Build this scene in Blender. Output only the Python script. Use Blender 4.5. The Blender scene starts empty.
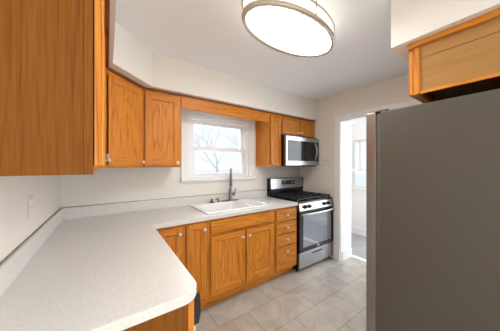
import bpy, bmesh, math, random
from mathutils import Vector, Matrix
random.seed(7)
S = bpy.context.scene
COL = S.collection
PI = math.pi

# ------------------------------------------------------------------ camera
F_PX = 202.47
cam_d = bpy.data.cameras.new('camera')
cam = bpy.data.objects.new('camera', cam_d)
COL.objects.link(cam)
cam_d.sensor_fit = 'HORIZONTAL'
cam_d.sensor_width = 36.0
cam_d.lens = F_PX / 500 * 36.0
cam_d.shift_y = (165.3 - 165.5) / 500
cam_d.clip_start = 0.02
cam.location = (0.335, -2.405, 1.3913)
cam.rotation_euler = (PI / 2, 0, -math.radians(35.23))
S.camera = cam

# ------------------------------------------------------------------ world, sun, lights, exposure
W = bpy.data.worlds.new('overcast_sky')
S.world = W
W.use_nodes = True
wn = W.node_tree.nodes
wn['Background'].inputs[0].default_value = (0.93, 0.97, 1.0, 1)
wn['Background'].inputs[1].default_value = 0.56


def area(name, loc, rot, sx, sy, power, col):
    l = bpy.data.lights.new(name, 'AREA')
    l.shape = 'RECTANGLE'
    l.size, l.size_y = sx, sy
    l.energy = power
    l.color = col
    o = bpy.data.objects.new(name, l)
    COL.objects.link(o)
    o.location = loc
    o.rotation_euler = rot
    return o


# kitchen window daylight, plus assumed side-room daylight and added fill lamps without windows
area('dining_right_fill', (3.05, -4.2, 1.5), (PI / 2, 0, PI / 2), 2.2, 1.5, 50, (0.94, 0.97, 1.0))  # added fill, mainly for the left wall; no window built here
area('dining_front_fill', (0.95, -5.6, 1.5), (PI / 2, 0, 0), 1.6, 1.4, 4, (0.94, 0.97, 1.0))  # added weak fill from the unseen end of the dining room
area('kitchen_window_daylight', (1.55, 1.25, 3.0), (-math.radians(42), 0, 0), 2.4, 1.4, 200, (0.93, 0.97, 1.0))
area('side_room_assumed_daylight', (4.43, -1.95, 1.45), (PI / 2, 0, PI / 2), 1.5, 1.9, 17, (0.88, 0.93, 1.0))  # added lamp on blank wall; daylight assumed from appliance reflections, no window built
area('side_room_front_fill', (3.92, -3.12, 1.5), (PI / 2, 0, 0), 0.9, 1.6, 6, (0.84, 0.90, 1.0))  # added unseen fill to brighten the side room's far wall
DIFFUSER_STRENGTH = 11.0
RIM_STRENGTH = 1.2

S.view_settings.view_transform = 'Standard'
S.view_settings.look = 'None'
S.view_settings.gamma = 1
S.view_settings.exposure = 1.1
S.view_settings.use_curve_mapping = False
S.cycles.use_denoising = True
S.cycles.max_bounces = 12
S.cycles.diffuse_bounces = 6
S.cycles.sample_clamp_indirect = 8


# ------------------------------------------------------------------ materials
def lin(r, g, b):
    f = lambda c: ((c / 255 + 0.055) / 1.055) ** 2.4 if c > 10 else c / 255 / 12.92
    return (f(r), f(g), f(b), 1)


def mat(name, col, rough=0.6, metal=0.0, spec=0.5, noise=None, bump=None, emit=None, coat=0.0):
    m = bpy.data.materials.new(name)
    m.use_nodes = True
    nt = m.node_tree
    b = nt.nodes['Principled BSDF']
    b.inputs['Base Color'].default_value = col
    b.inputs['Roughness'].default_value = rough
    b.inputs['Metallic'].default_value = metal
    b.inputs['Specular IOR Level'].default_value = spec
    b.inputs['Coat Weight'].default_value = coat
    if emit:
        b.inputs['Emission Color'].default_value = emit[0]
        b.inputs['Emission Strength'].default_value = emit[1]
    tc = nt.nodes.new('ShaderNodeTexCoord')
    if noise:   # (scale, amount)
        n = nt.nodes.new('ShaderNodeTexNoise')
        n.inputs['Scale'].default_value = noise[0]
        n.inputs['Detail'].default_value = 4
        nt.links.new(tc.outputs['Object'], n.inputs['Vector'])
        r = nt.nodes.new('ShaderNodeMapRange')
        r.inputs['From Min'].default_value = 0.3
        r.inputs['From Max'].default_value = 0.7
        r.inputs['To Min'].default_value = 1 - noise[1]
        r.inputs['To Max'].default_value = 1 + noise[1]
        nt.links.new(n.outputs['Fac'], r.inputs['Value'])
        mx = nt.nodes.new('ShaderNodeVectorMath')
        mx.operation = 'SCALE'
        mx.inputs[0].default_value = col[:3]
        nt.links.new(r.outputs[0], mx.inputs['Scale'])
        nt.links.new(mx.outputs[0], b.inputs['Base Color'])
    if bump:    # (scale, strength)
        n2 = nt.nodes.new('ShaderNodeTexNoise')
        n2.inputs['Scale'].default_value = bump[0]
        n2.inputs['Detail'].default_value = 3
        nt.links.new(tc.outputs['Object'], n2.inputs['Vector'])
        bp = nt.nodes.new('ShaderNodeBump')
        bp.inputs['Strength'].default_value = bump[1]
        bp.inputs['Distance'].default_value = 0.002
        nt.links.new(n2.outputs['Fac'], bp.inputs['Height'])
        nt.links.new(bp.outputs[0], b.inputs['Normal'])
    return m


def wood(name, dark, mid, light, axis='z', rough=0.42, ring=22.0, contrast=1.0, spec=0.35, pore=130):
    """varnished oak: cathedral figure from the contours of a stretched noise, plus fine pore streaks."""
    m = bpy.data.materials.new(name)
    m.use_nodes = True
    nt = m.node_tree
    N, L = nt.nodes, nt.links
    b = N['Principled BSDF']
    b.inputs['Roughness'].default_value = rough
    b.inputs['Specular IOR Level'].default_value = spec
    tc = N.new('ShaderNodeTexCoord')
    oi = N.new('ShaderNodeObjectInfo')
    off = N.new('ShaderNodeVectorMath'); off.operation = 'ADD'
    sc = N.new('ShaderNodeMath'); sc.operation = 'MULTIPLY'; sc.inputs[1].default_value = 40
    L.new(oi.outputs['Random'], sc.inputs[0])
    L.new(tc.outputs['Object'], off.inputs[0]); L.new(sc.outputs[0], off.inputs[1])

    def stretch(a, c):
        mp = N.new('ShaderNodeMapping')
        mp.inputs['Scale'].default_value = (a, a, c) if axis == 'z' else (c, c, a)
        L.new(off.outputs[0], mp.inputs['Vector'])
        return mp
    n1 = N.new('ShaderNodeTexNoise'); n1.inputs['Scale'].default_value = 1; n1.inputs['Detail'].default_value = 1.5
    L.new(stretch(5.0, 0.55).outputs[0], n1.inputs['Vector'])
    mul = N.new('ShaderNodeMath'); mul.operation = 'MULTIPLY'; mul.inputs[1].default_value = ring * 2 * PI
    L.new(n1.outputs['Fac'], mul.inputs[0])
    sn = N.new('ShaderNodeMath'); sn.operation = 'SINE'; L.new(mul.outputs[0], sn.inputs[0])
    mxz = N.new('ShaderNodeMath'); mxz.operation = 'MAXIMUM'; mxz.inputs[1].default_value = 0; L.new(sn.outputs[0], mxz.inputs[0])
    pw = N.new('ShaderNodeMath'); pw.operation = 'POWER'; pw.inputs[1].default_value = 2.5; L.new(mxz.outputs[0], pw.inputs[0])
    sn = pw
    n2 = N.new('ShaderNodeTexNoise'); n2.inputs['Scale'].default_value = 1; n2.inputs['Detail'].default_value = 3
    L.new(stretch(pore, pore / 32).outputs[0], n2.inputs['Vector'])
    n3 = N.new('ShaderNodeTexNoise'); n3.inputs['Scale'].default_value = 1; n3.inputs['Detail'].default_value = 2
    L.new(stretch(45, 2.5).outputs[0], n3.inputs['Vector'])
    a1 = N.new('ShaderNodeMath'); a1.operation = 'MULTIPLY_ADD'; a1.inputs[1].default_value = -0.17 * contrast; a1.inputs[2].default_value = 0.05
    L.new(sn.outputs[0], a1.inputs[0])
    a2 = N.new('ShaderNodeMath'); a2.operation = 'MULTIPLY_ADD'; a2.inputs[1].default_value = 1.0 * contrast
    L.new(n2.outputs['Fac'], a2.inputs[0]); L.new(a1.outputs[0], a2.inputs[2])
    a3 = N.new('ShaderNodeMath'); a3.operation = 'MULTIPLY_ADD'; a3.inputs[1].default_value = 0.35 * contrast
    L.new(n3.outputs['Fac'], a3.inputs[0]); L.new(a2.outputs[0], a3.inputs[2])
    a4 = N.new('ShaderNodeMath'); a4.operation = 'ADD'; a4.inputs[1].default_value = 0.5 - 0.675 * contrast
    L.new(a3.outputs[0], a4.inputs[0])
    cr = N.new('ShaderNodeValToRGB')
    cr.color_ramp.elements[0].position = 0.15; cr.color_ramp.elements[0].color = dark
    cr.color_ramp.elements[1].position = 0.85; cr.color_ramp.elements[1].color = light
    e = cr.color_ramp.elements.new(0.5); e.color = mid
    L.new(a4.outputs[0], cr.inputs[0])
    L.new(cr.outputs[0], b.inputs['Base Color'])
    return m


M = {}
M['wall'] = mat('painted_wall', lin(235, 231, 224), 0.85, bump=(90, 0.08))
M['wall_beige'] = mat('beige_wall', lin(238, 232, 222), 0.85, bump=(90, 0.08))
M['ceiling'] = mat('ceiling_paint', lin(242, 245, 248), 0.9, bump=(60, 0.06))
M['white'] = mat('white_gloss_paint', lin(246, 246, 246), 0.4)
M['vinyl'] = mat('white_vinyl', lin(247, 248, 249), 0.35)
M['oak_v'] = wood('honey_oak_vertical', lin(152, 82, 18), lin(206, 127, 38), lin(224, 151, 60), 'z')
M['oak_h'] = wood('honey_oak_horizontal', lin(152, 82, 18), lin(206, 127, 38), lin(224, 151, 60), 'h')
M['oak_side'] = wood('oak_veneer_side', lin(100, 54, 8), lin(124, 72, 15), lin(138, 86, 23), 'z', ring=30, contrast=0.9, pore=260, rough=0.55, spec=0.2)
M['oak_trim'] = wood('oak_trim_shaded', lin(92, 48, 18), lin(128, 70, 28), lin(150, 86, 36), 'h')  # soffit shade put into the top trims' colour; also used for a board seam
M['oak_edge_shade'] = wood('oak_edge_shaded', lin(44, 18, 6), lin(66, 28, 9), lin(78, 36, 12), 'z')  # shadow lines round doors and drawers painted into their edge colour
M['oak_pale'] = wood('pale_oak_veneer', lin(150, 106, 56), lin(170, 125, 70), lin(180, 136, 80), 'h', contrast=0.7)
M['knob'] = mat('brushed_nickel_knob', lin(216, 208, 196), 0.35, 0.7)
M['nickel'] = mat('brushed_nickel', lin(138, 133, 127), 0.28, 1.0)
M['ring'] = mat('satin_nickel_ring', lin(196, 186, 172), 0.42, 0.9)
M['steel'] = mat('stainless_steel', lin(165, 166, 170), 0.27, 1.0, noise=(3, 0.03))
M['steel_soft'] = mat('satin_stainless', lin(186, 184, 182), 0.38, 1.0)
M['fridge_door'] = mat('fridge_door_steel', lin(146, 140, 134), 0.36, 0.9)
M['gasket'] = mat('grey_gasket', lin(96, 90, 82), 0.7)
M['black'] = mat('black_enamel', lin(22, 22, 24), 0.25)
M['iron'] = mat('cast_iron', lin(34, 34, 36), 0.55, bump=(120, 0.2))
M['blackglass'] = mat('black_glass', lin(16, 17, 20), 0.08, spec=0.5)
M['ovenglass'] = mat('mirrored_oven_glass', lin(150, 153, 160), 0.08, 0.8)
M['darkplastic'] = mat('dark_plastic', lin(40, 40, 44), 0.45)
M['hinge'] = mat('grey_hinge_cover', lin(104, 100, 94), 0.5)
M['rubber'] = mat('black_rubber', lin(30, 28, 27), 0.8)
M['porcelain'] = mat('white_porcelain', lin(244, 244, 243), 0.18, coat=0.3)
M['appliance_white'] = mat('white_appliance', lin(236, 236, 238), 0.3)
M['fridge_grey'] = mat('grey_painted_steel', lin(86, 80, 73), 0.45, 0.2, bump=(260, 0.12))
M['plate'] = mat('ivory_plastic', lin(226, 222, 214), 0.4)
M['slot'] = mat('dark_slot', lin(70, 66, 62), 0.6)
M['caulk'] = mat('brown_caulk', lin(150, 132, 112), 0.8, noise=(30, 0.3))
M['bark'] = mat('pale_bark', lin(214, 217, 226), 0.9, noise=(8, 0.2))
M['snow'] = mat('snowy_ground', lin(232, 236, 242), 0.9, noise=(1.5, 0.06))
M['diffuser'] = mat('opal_diffuser', lin(250, 248, 242), 0.5, emit=((0.985, 0.99, 1.0, 1), DIFFUSER_STRENGTH))
M['diffuser_rim'] = mat('opal_diffuser_rim', lin(250, 246, 236), 0.5, emit=((1.0, 0.95, 0.86, 1), RIM_STRENGTH))
M['cabinet_underside'] = mat('shadowed_cavity_lining', lin(70, 48, 34), 0.6)
M['roller_blind'] = mat('pale_blind', lin(225, 228, 234), 0.8)


def glass():
    m = bpy.data.materials.new('window_glass')
    m.use_nodes = True
    nt = m.node_tree
    nt.nodes.remove(nt.nodes['Principled BSDF'])
    out = nt.nodes['Material Output']
    t = nt.nodes.new('ShaderNodeBsdfTransparent')
    t.inputs[0].default_value = (0.97, 0.985, 0.98, 1)
    g = nt.nodes.new('ShaderNodeBsdfGlossy'); g.inputs['Roughness'].default_value = 0.02
    fr = nt.nodes.new('ShaderNodeFresnel'); fr.inputs[0].default_value = 1.45
    mx = nt.nodes.new('ShaderNodeMixShader')
    nt.links.new(fr.outputs[0], mx.inputs[0]); nt.links.new(t.outputs[0], mx.inputs[1]); nt.links.new(g.outputs[0], mx.inputs[2])
    nt.links.new(mx.outputs[0], out.inputs[0])
    return m


M['glass'] = glass()


def tile_floor():
    m = bpy.data.materials.new('porcelain_floor_tile')
    m.use_nodes = True
    nt = m.node_tree
    N, L = nt.nodes, nt.links
    b = N['Principled BSDF']
    tc = N.new('ShaderNodeTexCoord')
    mp = N.new('ShaderNodeMapping')
    mp.inputs['Location'].default_value = (-1.727 + 0.305 + 0.61 * 20, 0.832 + 0.303 * 40, 0)
    L.new(tc.outputs['Object'], mp.inputs['Vector'])
    br = N.new('ShaderNodeTexBrick')
    br.offset = 0.5
    br.inputs['Scale'].default_value = 1
    br.inputs['Brick Width'].default_value = 0.61
    br.inputs['Row Height'].default_value = 0.303
    br.inputs['Mortar Size'].default_value = 0.0028
    br.inputs['Mortar Smooth'].default_value = 0.1
    br.inputs['Color1'].default_value = lin(220, 213, 200)
    br.inputs['Color2'].default_value = lin(213, 206, 194)
    br.inputs['Mortar'].default_value = lin(158, 151, 141)
    L.new(mp.outputs[0], br.inputs['Vector'])
    n = N.new('ShaderNodeTexNoise'); n.inputs['Scale'].default_value = 3.5; n.inputs['Detail'].default_value = 8
    n.inputs['Roughness'].default_value = 0.62; n.inputs['Distortion'].default_value = 1.2
    L.new(tc.outputs['Object'], n.inputs['Vector'])
    r = N.new('ShaderNodeMapRange')
    r.inputs['From Min'].default_value = 0.3; r.inputs['From Max'].default_value = 0.7
    r.inputs['To Min'].default_value = 0.86; r.inputs['To Max'].default_value = 0.56
    L.new(n.outputs['Fac'], r.inputs['Value'])
    mx = N.new('ShaderNodeVectorMath'); mx.operation = 'SCALE'
    L.new(br.outputs['Color'], mx.inputs[0]); L.new(r.outputs[0], mx.inputs['Scale'])
    nv = N.new('ShaderNodeTexNoise'); nv.inputs['Scale'].default_value = 2.2; nv.inputs['Detail'].default_value = 5
    nv.inputs['Distortion'].default_value = 2.0
    L.new(tc.outputs['Object'], nv.inputs['Vector'])
    d1 = N.new('ShaderNodeMath'); d1.operation = 'SUBTRACT'; d1.inputs[1].default_value = 0.5
    L.new(nv.outputs['Fac'], d1.inputs[0])
    d2 = N.new('ShaderNodeMath'); d2.operation = 'ABSOLUTE'; L.new(d1.outputs[0], d2.inputs[0])
    vr = N.new('ShaderNodeMapRange')
    vr.inputs['From Min'].default_value = 0.0; vr.inputs['From Max'].default_value = 0.02
    vr.inputs['To Min'].default_value = 1.10; vr.inputs['To Max'].default_value = 1.0
    L.new(d2.outputs[0], vr.inputs['Value'])
    m2 = N.new('ShaderNodeVectorMath'); m2.operation = 'SCALE'
    L.new(mx.outputs[0], m2.inputs[0]); L.new(vr.outputs[0], m2.inputs['Scale'])
    L.new(m2.outputs[0], b.inputs['Base Color'])
    b.inputs['Roughness'].default_value = 0.33
    bp = N.new('ShaderNodeBump'); bp.invert = True
    bp.inputs['Strength'].default_value = 0.4; bp.inputs['Distance'].default_value = 0.002
    L.new(br.outputs['Fac'], bp.inputs['Height']); L.new(bp.outputs[0], b.inputs['Normal'])
    return m


M['tile'] = tile_floor()


def laminate():
    m = bpy.data.materials.new('speckled_laminate')
    m.use_nodes = True
    nt = m.node_tree
    N, L = nt.nodes, nt.links
    b = N['Principled BSDF']
    tc = N.new('ShaderNodeTexCoord')
    n = N.new('ShaderNodeTexNoise'); n.inputs['Scale'].default_value = 80; n.inputs['Detail'].default_value = 6; n.inputs['Roughness'].default_value = 0.7
    n2 = N.new('ShaderNodeTexNoise'); n2.inputs['Scale'].default_value = 260; n2.inputs['Detail'].default_value = 3
    L.new(tc.outputs['Object'], n.inputs['Vector']); L.new(tc.outputs['Object'], n2.inputs['Vector'])
    ad = N.new('ShaderNodeMath'); ad.operation = 'MULTIPLY_ADD'; ad.inputs[1].default_value = 0.5
    L.new(n2.outputs['Fac'], ad.inputs[0]); L.new(n.outputs['Fac'], ad.inputs[2])
    cr = N.new('ShaderNodeValToRGB')
    cr.color_ramp.elements[0].position = 0.52; cr.color_ramp.elements[0].color = lin(204, 202, 197)
    cr.color_ramp.elements[1].position = 0.95; cr.color_ramp.elements[1].color = lin(226, 226, 223)
    e = cr.color_ramp.elements.new(0.72); e.color = lin(222, 221, 216)
    L.new(ad.outputs[0], cr.inputs[0]); L.new(cr.outputs[0], b.inputs['Base Color'])
    b.inputs['Roughness'].default_value = 0.3
    b.inputs['Specular IOR Level'].default_value = 0.45
    return m


M['laminate'] = laminate()


# ------------------------------------------------------------------ mesh helpers
class MB:
    """collects shapes (world coordinates) and links them as ONE mesh object."""

    def __init__(self, frame=None):
        self.bm = bmesh.new()
        self.mats = []
        self.T = frame or Matrix.Identity(4)

    def mi(self, m):
        if m is None:
            return 0
        if m not in self.mats:
            self.mats.append(m)
        return self.mats.index(m)

    def _fin(self, verts, m, smooth=False):
        i = self.mi(m)
        fs = set()
        for v in verts:
            for f in v.link_faces:
                fs.add(f)
        for f in fs:
            f.material_index = i
            f.smooth = smooth
        bmesh.ops.transform(self.bm, matrix=self.T, verts=verts)

    def box(self, x0, x1, y0, y1, z0, z1, m=None, bev=0.0, seg=2):
        r = bmesh.ops.create_cube(self.bm, size=1)
        vs = r['verts']
        for v in vs:
            v.co = Vector((x0 + (v.co.x + .5) * (x1 - x0), y0 + (v.co.y + .5) * (y1 - y0), z0 + (v.co.z + .5) * (z1 - z0)))
        if bev > 0:
            es = list({e for v in vs for e in v.link_edges})
            rr = bmesh.ops.bevel(self.bm, geom=es, offset=bev, segments=seg, affect='EDGES', profile=0.5)
            vs = list(set([v for v in vs if v.is_valid] + [v for v in rr['verts'] if v.is_valid]))
        self._fin(vs, m, False)
        return self

    def prism(self, pts, z0, z1, m=None):
        """vertical prism on a plan outline (x, y)."""
        lo = [self.bm.verts.new((p[0], p[1], z0)) for p in pts]
        hi = [self.bm.verts.new((p[0], p[1], z1)) for p in pts]
        n = len(pts)
        self.bm.faces.new(lo[::-1]); self.bm.faces.new(hi)
        for i in range(n):
            self.bm.faces.new((lo[i], lo[(i + 1) % n], hi[(i + 1) % n], hi[i]))
        self._fin(lo + hi, m)
        return self

    def profile_x(self, pts, x0, x1, m=None, smooth=False):
        """prism along x on an outline (y, z)."""
        a = [self.bm.verts.new((x0, p[0], p[1])) for p in pts]
        b = [self.bm.verts.new((x1, p[0], p[1])) for p in pts]
        n = len(pts)
        self.bm.faces.new(a[::-1]); self.bm.faces.new(b)
        for i in range(n):
            self.bm.faces.new((a[i], a[(i + 1) % n], b[(i + 1) % n], b[i]))
        self._fin(a + b, m, smooth)
        return self

    def tube(self, pts, rad, m=None, n=10, cap=True):
        """round tube through points; rad a number or one per point."""
        P = [Vector(p) for p in pts]
        R = rad if isinstance(rad, (list, tuple)) else [rad] * len(P)
        rings = []
        up = None
        for i, p in enumerate(P):
            d = (P[min(i + 1, len(P) - 1)] - P[max(i - 1, 0)]).normalized()
            if up is None:
                up = Vector((0, 0, 1)) if abs(d.z) < 0.9 else Vector((1, 0, 0))
            u = (up - d * up.dot(d)).normalized()
            up = u
            w = d.cross(u)
            rings.append([self.bm.verts.new(p + (u * math.cos(2 * PI * k / n) + w * math.sin(2 * PI * k / n)) * R[i]) for k in range(n)])
        for a, b in zip(rings, rings[1:]):
            for k in range(n):
                self.bm.faces.new((a[k], a[(k + 1) % n], b[(k + 1) % n], b[k]))
        if cap:
            self.bm.faces.new(rings[0][::-1]); self.bm.faces.new(rings[-1])
        self._fin([v for r in rings for v in r], m, True)
        return self

    def lathe(self, prof, c, axis, m=None, n=20, sx=1.0, sy=1.0):
        """(radius, height) profile turned round axis through c; sx, sy squash it to an oval."""
        ax = Vector(axis).normalized()
        u = Vector((1, 0, 0)) if abs(ax.x) < 0.9 else Vector((0, 0, 1))
        u = (u - ax * u.dot(ax)).normalized()
        w = ax.cross(u)
        c = Vector(c)
        rings = []
        for r, h in prof:
            if r <= 1e-6:
                rings.append([self.bm.verts.new(c + ax * h)])
            else:
                rings.append([self.bm.verts.new(c + ax * h + u * (r * sx * math.cos(2 * PI * k / n)) + w * (r * sy * math.sin(2 * PI * k / n))) for k in range(n)])
        for a, b in zip(rings, rings[1:]):
            for k in range(n):
                q = [a[k % len(a)], a[(k + 1) % len(a)], b[(k + 1) % len(b)], b[k % len(b)]]
                q2 = []
                for v in q:
                    if v not in q2:
                        q2.append(v)
                if len(q2) > 2:
                    self.bm.faces.new(q2)
        self._fin([v for r in rings for v in r], m, True)
        return self

    def mesh(self, me, m=None):
        n0 = len(self.bm.verts)
        self.bm.from_mesh(me)
        self.bm.verts.ensure_lookup_table()
        self._fin(list(self.bm.verts)[n0:], m)
        return self

    def build(self, name, m=None, parent=None, origin=None):
        bm = self.bm
        bmesh.ops.recalc_face_normals(bm, faces=bm.faces)
        o = Vector((0, 0, 0))
        if parent is not None:
            p = parent
            while p is not None:
                o += p.location
                p = p.parent
        elif origin is not None:
            o = Vector(origin)
        bmesh.ops.translate(bm, verts=bm.verts, vec=-o)
        me = bpy.data.meshes.new(name)
        bm.to_mesh(me)
        bm.free()
        ms = self.mats if self.mats else [m]
        if self.mats and self.mats[0] is None:
            ms[0] = m
        for x in ms:
            me.materials.append(x)
        ob = bpy.data.objects.new(name, me)
        COL.objects.link(ob)
        if parent is not None:
            ob.parent = parent
        elif origin is not None:
            ob.location = origin
        return ob


def tag(o, label, cat, group=None):
    o['label'] = label
    o['category'] = cat
    if group:
        o['group'] = group
    return o


def thing(name, label, cat, loc, group=None):
    o = bpy.data.objects.new(name, None)
    o.empty_display_size = 0.1
    COL.objects.link(o)
    o.location = loc
    return tag(o, label, cat, group)


def struct(o):
    o['kind'] = 'structure'
    return o


def outline_mesh(splines, z0, z1, bev=0.0):
    """filled flat outline with holes, given a thickness (2-D curve turned into a mesh)."""
    cu = bpy.data.curves.new('outline', 'CURVE')
    cu.dimensions = '2D'
    cu.fill_mode = 'BOTH'
    cu.extrude = (z1 - z0) / 2 - bev
    cu.bevel_depth = bev
    cu.bevel_resolution = 2
    cu.offset = -bev
    for pts in splines:
        sp = cu.splines.new('POLY')
        sp.points.add(len(pts) - 1)
        for q, p in zip(sp.points, pts):
            q.co = (p[0], p[1], 0, 1)
        sp.use_cyclic_u = True
    ob = bpy.data.objects.new('outline', cu)
    COL.objects.link(ob)
    bpy.context.view_layer.update()
    dg = bpy.context.evaluated_depsgraph_get()
    me = bpy.data.meshes.new_from_object(ob.evaluated_get(dg))
    me.transform(Matrix.Translation((0, 0, (z0 + z1) / 2)))
    bpy.data.objects.remove(ob)
    bpy.data.curves.remove(cu)
    return me


def rrect(x0, x1, y0, y1, r, n=6):
    out = []
    for cx, cy, a0 in ((x1 - r, y1 - r, 0), (x0 + r, y1 - r, 90), (x0 + r, y0 + r, 180), (x1 - r, y0 + r, 270)):
        for k in range(n + 1):
            a = math.radians(a0 + 90 * k / n)
            out.append((cx + r * math.cos(a), cy + r * math.sin(a)))
    return out


def frame_at(p, u, n):
    """local frame: a along u, b out along n, c up."""
    u = Vector(u).normalized(); n = Vector(n).normalized()
    T = Matrix.Identity(4)
    for i in range(3):
        T[i][0] = u[i]; T[i][1] = n[i]; T[i][2] = (0, 0, 1)[i]; T[i][3] = p[i]
    return T


# ------------------------------------------------------------------ cabinet helpers
def knob(parent, T, a, b, c):
    mb = MB(T)
    mb.lathe([(0, 0), (.0085, 0), (.0075, .004), (.0055, .009), (.0075, .013), (.0145, .017), (.0165, .021), (.015, .026), (.009, .029), (0, .030)],
             (a, b, c), (0, 1, 0), M['knob'], 18)
    return mb.build('knob', M['knob'], parent)


def panel_door(parent, T, a0, a1, c0, c1, kn=None, hinge=None, th=0.019, st=0.055, b0=0.003, edge=None):
    """frame-and-panel door: two stiles, two rails, sloped bead, recessed flat panel."""
    mb = MB(T)
    y1 = b0 + th
    s = min(st, (a1 - a0) * 0.3)
    yl = y1 - .0045
    mb.box(a0, a0 + s, yl, y1, c0, c1, M['oak_v'], 0.0018)
    mb.box(a1 - s, a1, yl, y1, c0, c1, M['oak_v'], 0.0018)
    mb.box(a0 + s - .001, a1 - s + .001, yl, y1 - .0004, c0 + .0004, c0 + st, M['oak_h'], 0.0016)
    mb.box(a0 + s - .001, a1 - s + .001, yl, y1 - .0004, c1 - st, c1 - .0004, M['oak_h'], 0.002)
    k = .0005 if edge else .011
    em = M[edge or 'oak_edge_shade']  # default core colour has the edge shade painted in
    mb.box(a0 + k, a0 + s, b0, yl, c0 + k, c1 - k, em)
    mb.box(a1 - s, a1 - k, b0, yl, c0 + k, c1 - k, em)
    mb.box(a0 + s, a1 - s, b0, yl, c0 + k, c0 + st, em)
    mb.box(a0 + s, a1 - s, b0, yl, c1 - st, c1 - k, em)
    mb.box(a0 + s - .004, a1 - s + .004, b0 + .002, b0 + .009, c0 + st - .004, c1 - st + .004, M['oak_v'])
    # sloped bead round the panel
    q = 0.010
    A0, A1, C0, C1 = a0 + s, a1 - s, c0 + st, c1 - st
    o = [(A0, C0), (A1, C0), (A1, C1), (A0, C1)]
    i_ = [(A0 + q, C0 + q), (A1 - q, C0 + q), (A1 - q, C1 - q), (A0 + q, C1 - q)]
    vo = [mb.bm.verts.new((x, y1 - .003, z)) for x, z in o]
    vi = [mb.bm.verts.new((x, b0 + .0095, z)) for x, z in i_]
    vb = [mb.bm.verts.new((x, b0 + .003, z)) for x, z in o]
    for k in range(4):
        mb.bm.faces.new((vo[k], vo[(k + 1) % 4], vi[(k + 1) % 4], vi[k]))
        mb.bm.faces.new((vi[k], vi[(k + 1) % 4], vb[(k + 1) % 4], vb[k]))
    mb._fin(vo + vi + vb, M['oak_v'])
    d = mb.build('door', M['oak_v'], parent)
    if kn:
        knob(d, T, kn[0], y1, kn[1])
    if hinge is not None:
        side, zs = hinge
        for z in zs:
            h = MB(T)
            e = a0 if side < 0 else a1
            h.tube([(e + side * .004, b0 + .010, z - .026), (e + side * .004, b0 + .010, z + .026)], .0055, M['knob'], 8)
            h.box(min(e + side * .004, e + side * .016), max(e + side * .004, e + side * .016), -.001, .003, z - .022, z + .022, M['knob'], .001)
            h.box(e - .003, e + .003, y1 - .004, y1 + .001, z - .02, z + .02, M['knob'], .001)
            h.build('hinge', M['knob'], d)
    return d


def slab_front(parent, T, a0, a1, c0, c1, name='drawer', kn=None, th=0.019, b0=0.003):
    mb = MB(T)
    mb.box(a0, a1, b0 + th - .006, b0 + th, c0, c1, M['oak_h'], 0.0025, 3)
    mb.box(a0 + .010, a1 - .010, b0, b0 + th - .006, c0 + .010, c1 - .010, M['oak_edge_shade'])
    d = mb.build(name, M['oak_h'], parent)
    if kn:
        knob(d, T, kn[0], b0 + th, kn[1])
    return d


def face_frame(parent, T, a0, a1, c0, c1, stiles, rails, th=0.019):
    """stiles: list of (a, b); rails: list of (a, b, c, d)."""
    mb = MB(T)
    for s in stiles:
        mb.box(s[0], s[1], -th, 0, c0, c1, M['oak_v'])
    for r in rails:
        mb.box(r[0], r[1], -th, -.0003, r[2], r[3], M['oak_h'])
    return mb.build('face_frame', M['oak_v'], parent)


# ================================================================== SETTING
CEIL = 2.4275
RX = 3.106      # right wall
SOF = 2.1156    # underside of soffits
FY = -2.565     # wall behind the fridge
XP = 3.385      # far side of the thick doorway wall

# floor and ceiling reach under all three rooms
struct(MB().box(-1.2, 5.0, -5.7, 0.0, -0.12, 0.0, M['tile']).build('floor', M['tile']))
struct(MB().box(-1.2, 5.0, -5.7, 0.15, CEIL, CEIL + .1, M['ceiling']).build('ceiling', M['ceiling']))

# window wall with its opening
WX0, WX1, WZ0, WZ1 = 1.13, 2.0, 1.228, 1.99
mb = MB()
for b in ((-0.15, WX0, 0, .15, -0.12, CEIL), (WX1, 5.0, 0, .15, -0.12, CEIL), (WX0, WX1, 0, .15, -0.12, WZ0), (WX0, WX1, 0, .15, WZ1, CEIL)):
    mb.box(*b, M['wall'])
struct(mb.build('wall_back', M['wall']))
struct(MB().box(-.15, 0, FY - .14, 0, -.12, CEIL, M['wall']).build('wall_left', M['wall']))
# right wall with the doorway
DY0, DY1, DZ = -1.66, -0.752, 2.04
mb = MB()
for b in ((RX, XP, DY1, 0, -.12, CEIL), (RX, XP, FY, DY0, -.12, CEIL), (RX, XP, DY0, DY1, DZ, CEIL)):
    mb.box(*b, M['wall_beige'])
struct(mb.build('wall_right', M['wall_beige']))
struct(MB().box(1.76, XP, FY - .14, FY, -.12, CEIL, M['wall']).build('wall_front', M['wall']))
# dining room behind the camera
mb = MB()
mb.box(-1.2, -1.05, -5.7, FY - .14, -.12, CEIL, M['wall'])
mb.box(-1.2, -.0, FY - .28, FY - .14, -.12, CEIL, M['wall'])
struct(mb.build('wall_dining_left', M['wall']))
struct(MB().box(3.1, 3.25, -5.7, FY - .14, -.12, CEIL, M['wall']).build('wall_dining_right', M['wall']))
struct(MB().box(-1.2, 3.25, -5.85, -5.7, -.12, CEIL, M['wall']).build('wall_dining_front', M['wall']))
# side room beyond the doorway: its far wall carries a window
VX = 4.47
VY0, VY1, VZ0, VZ1 = -0.62, -0.13, 0.93, 1.90
mb = MB()
for b in ((VX, VX + .15, VY1, .15, -.12, CEIL), (VX, VX + .15, -3.2, VY0, -.12, CEIL), (VX, VX + .15, VY0, VY1, -.12, VZ0), (VX, VX + .15, VY0, VY1, VZ1, CEIL)):
    mb.box(*b, M['white'])
struct(mb.build('wall_side_room', M['white']))
struct(MB().box(XP, VX + .15, -3.35, -3.2, -.12, CEIL, M['white']).build('wall_side_room_front', M['white']))
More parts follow.
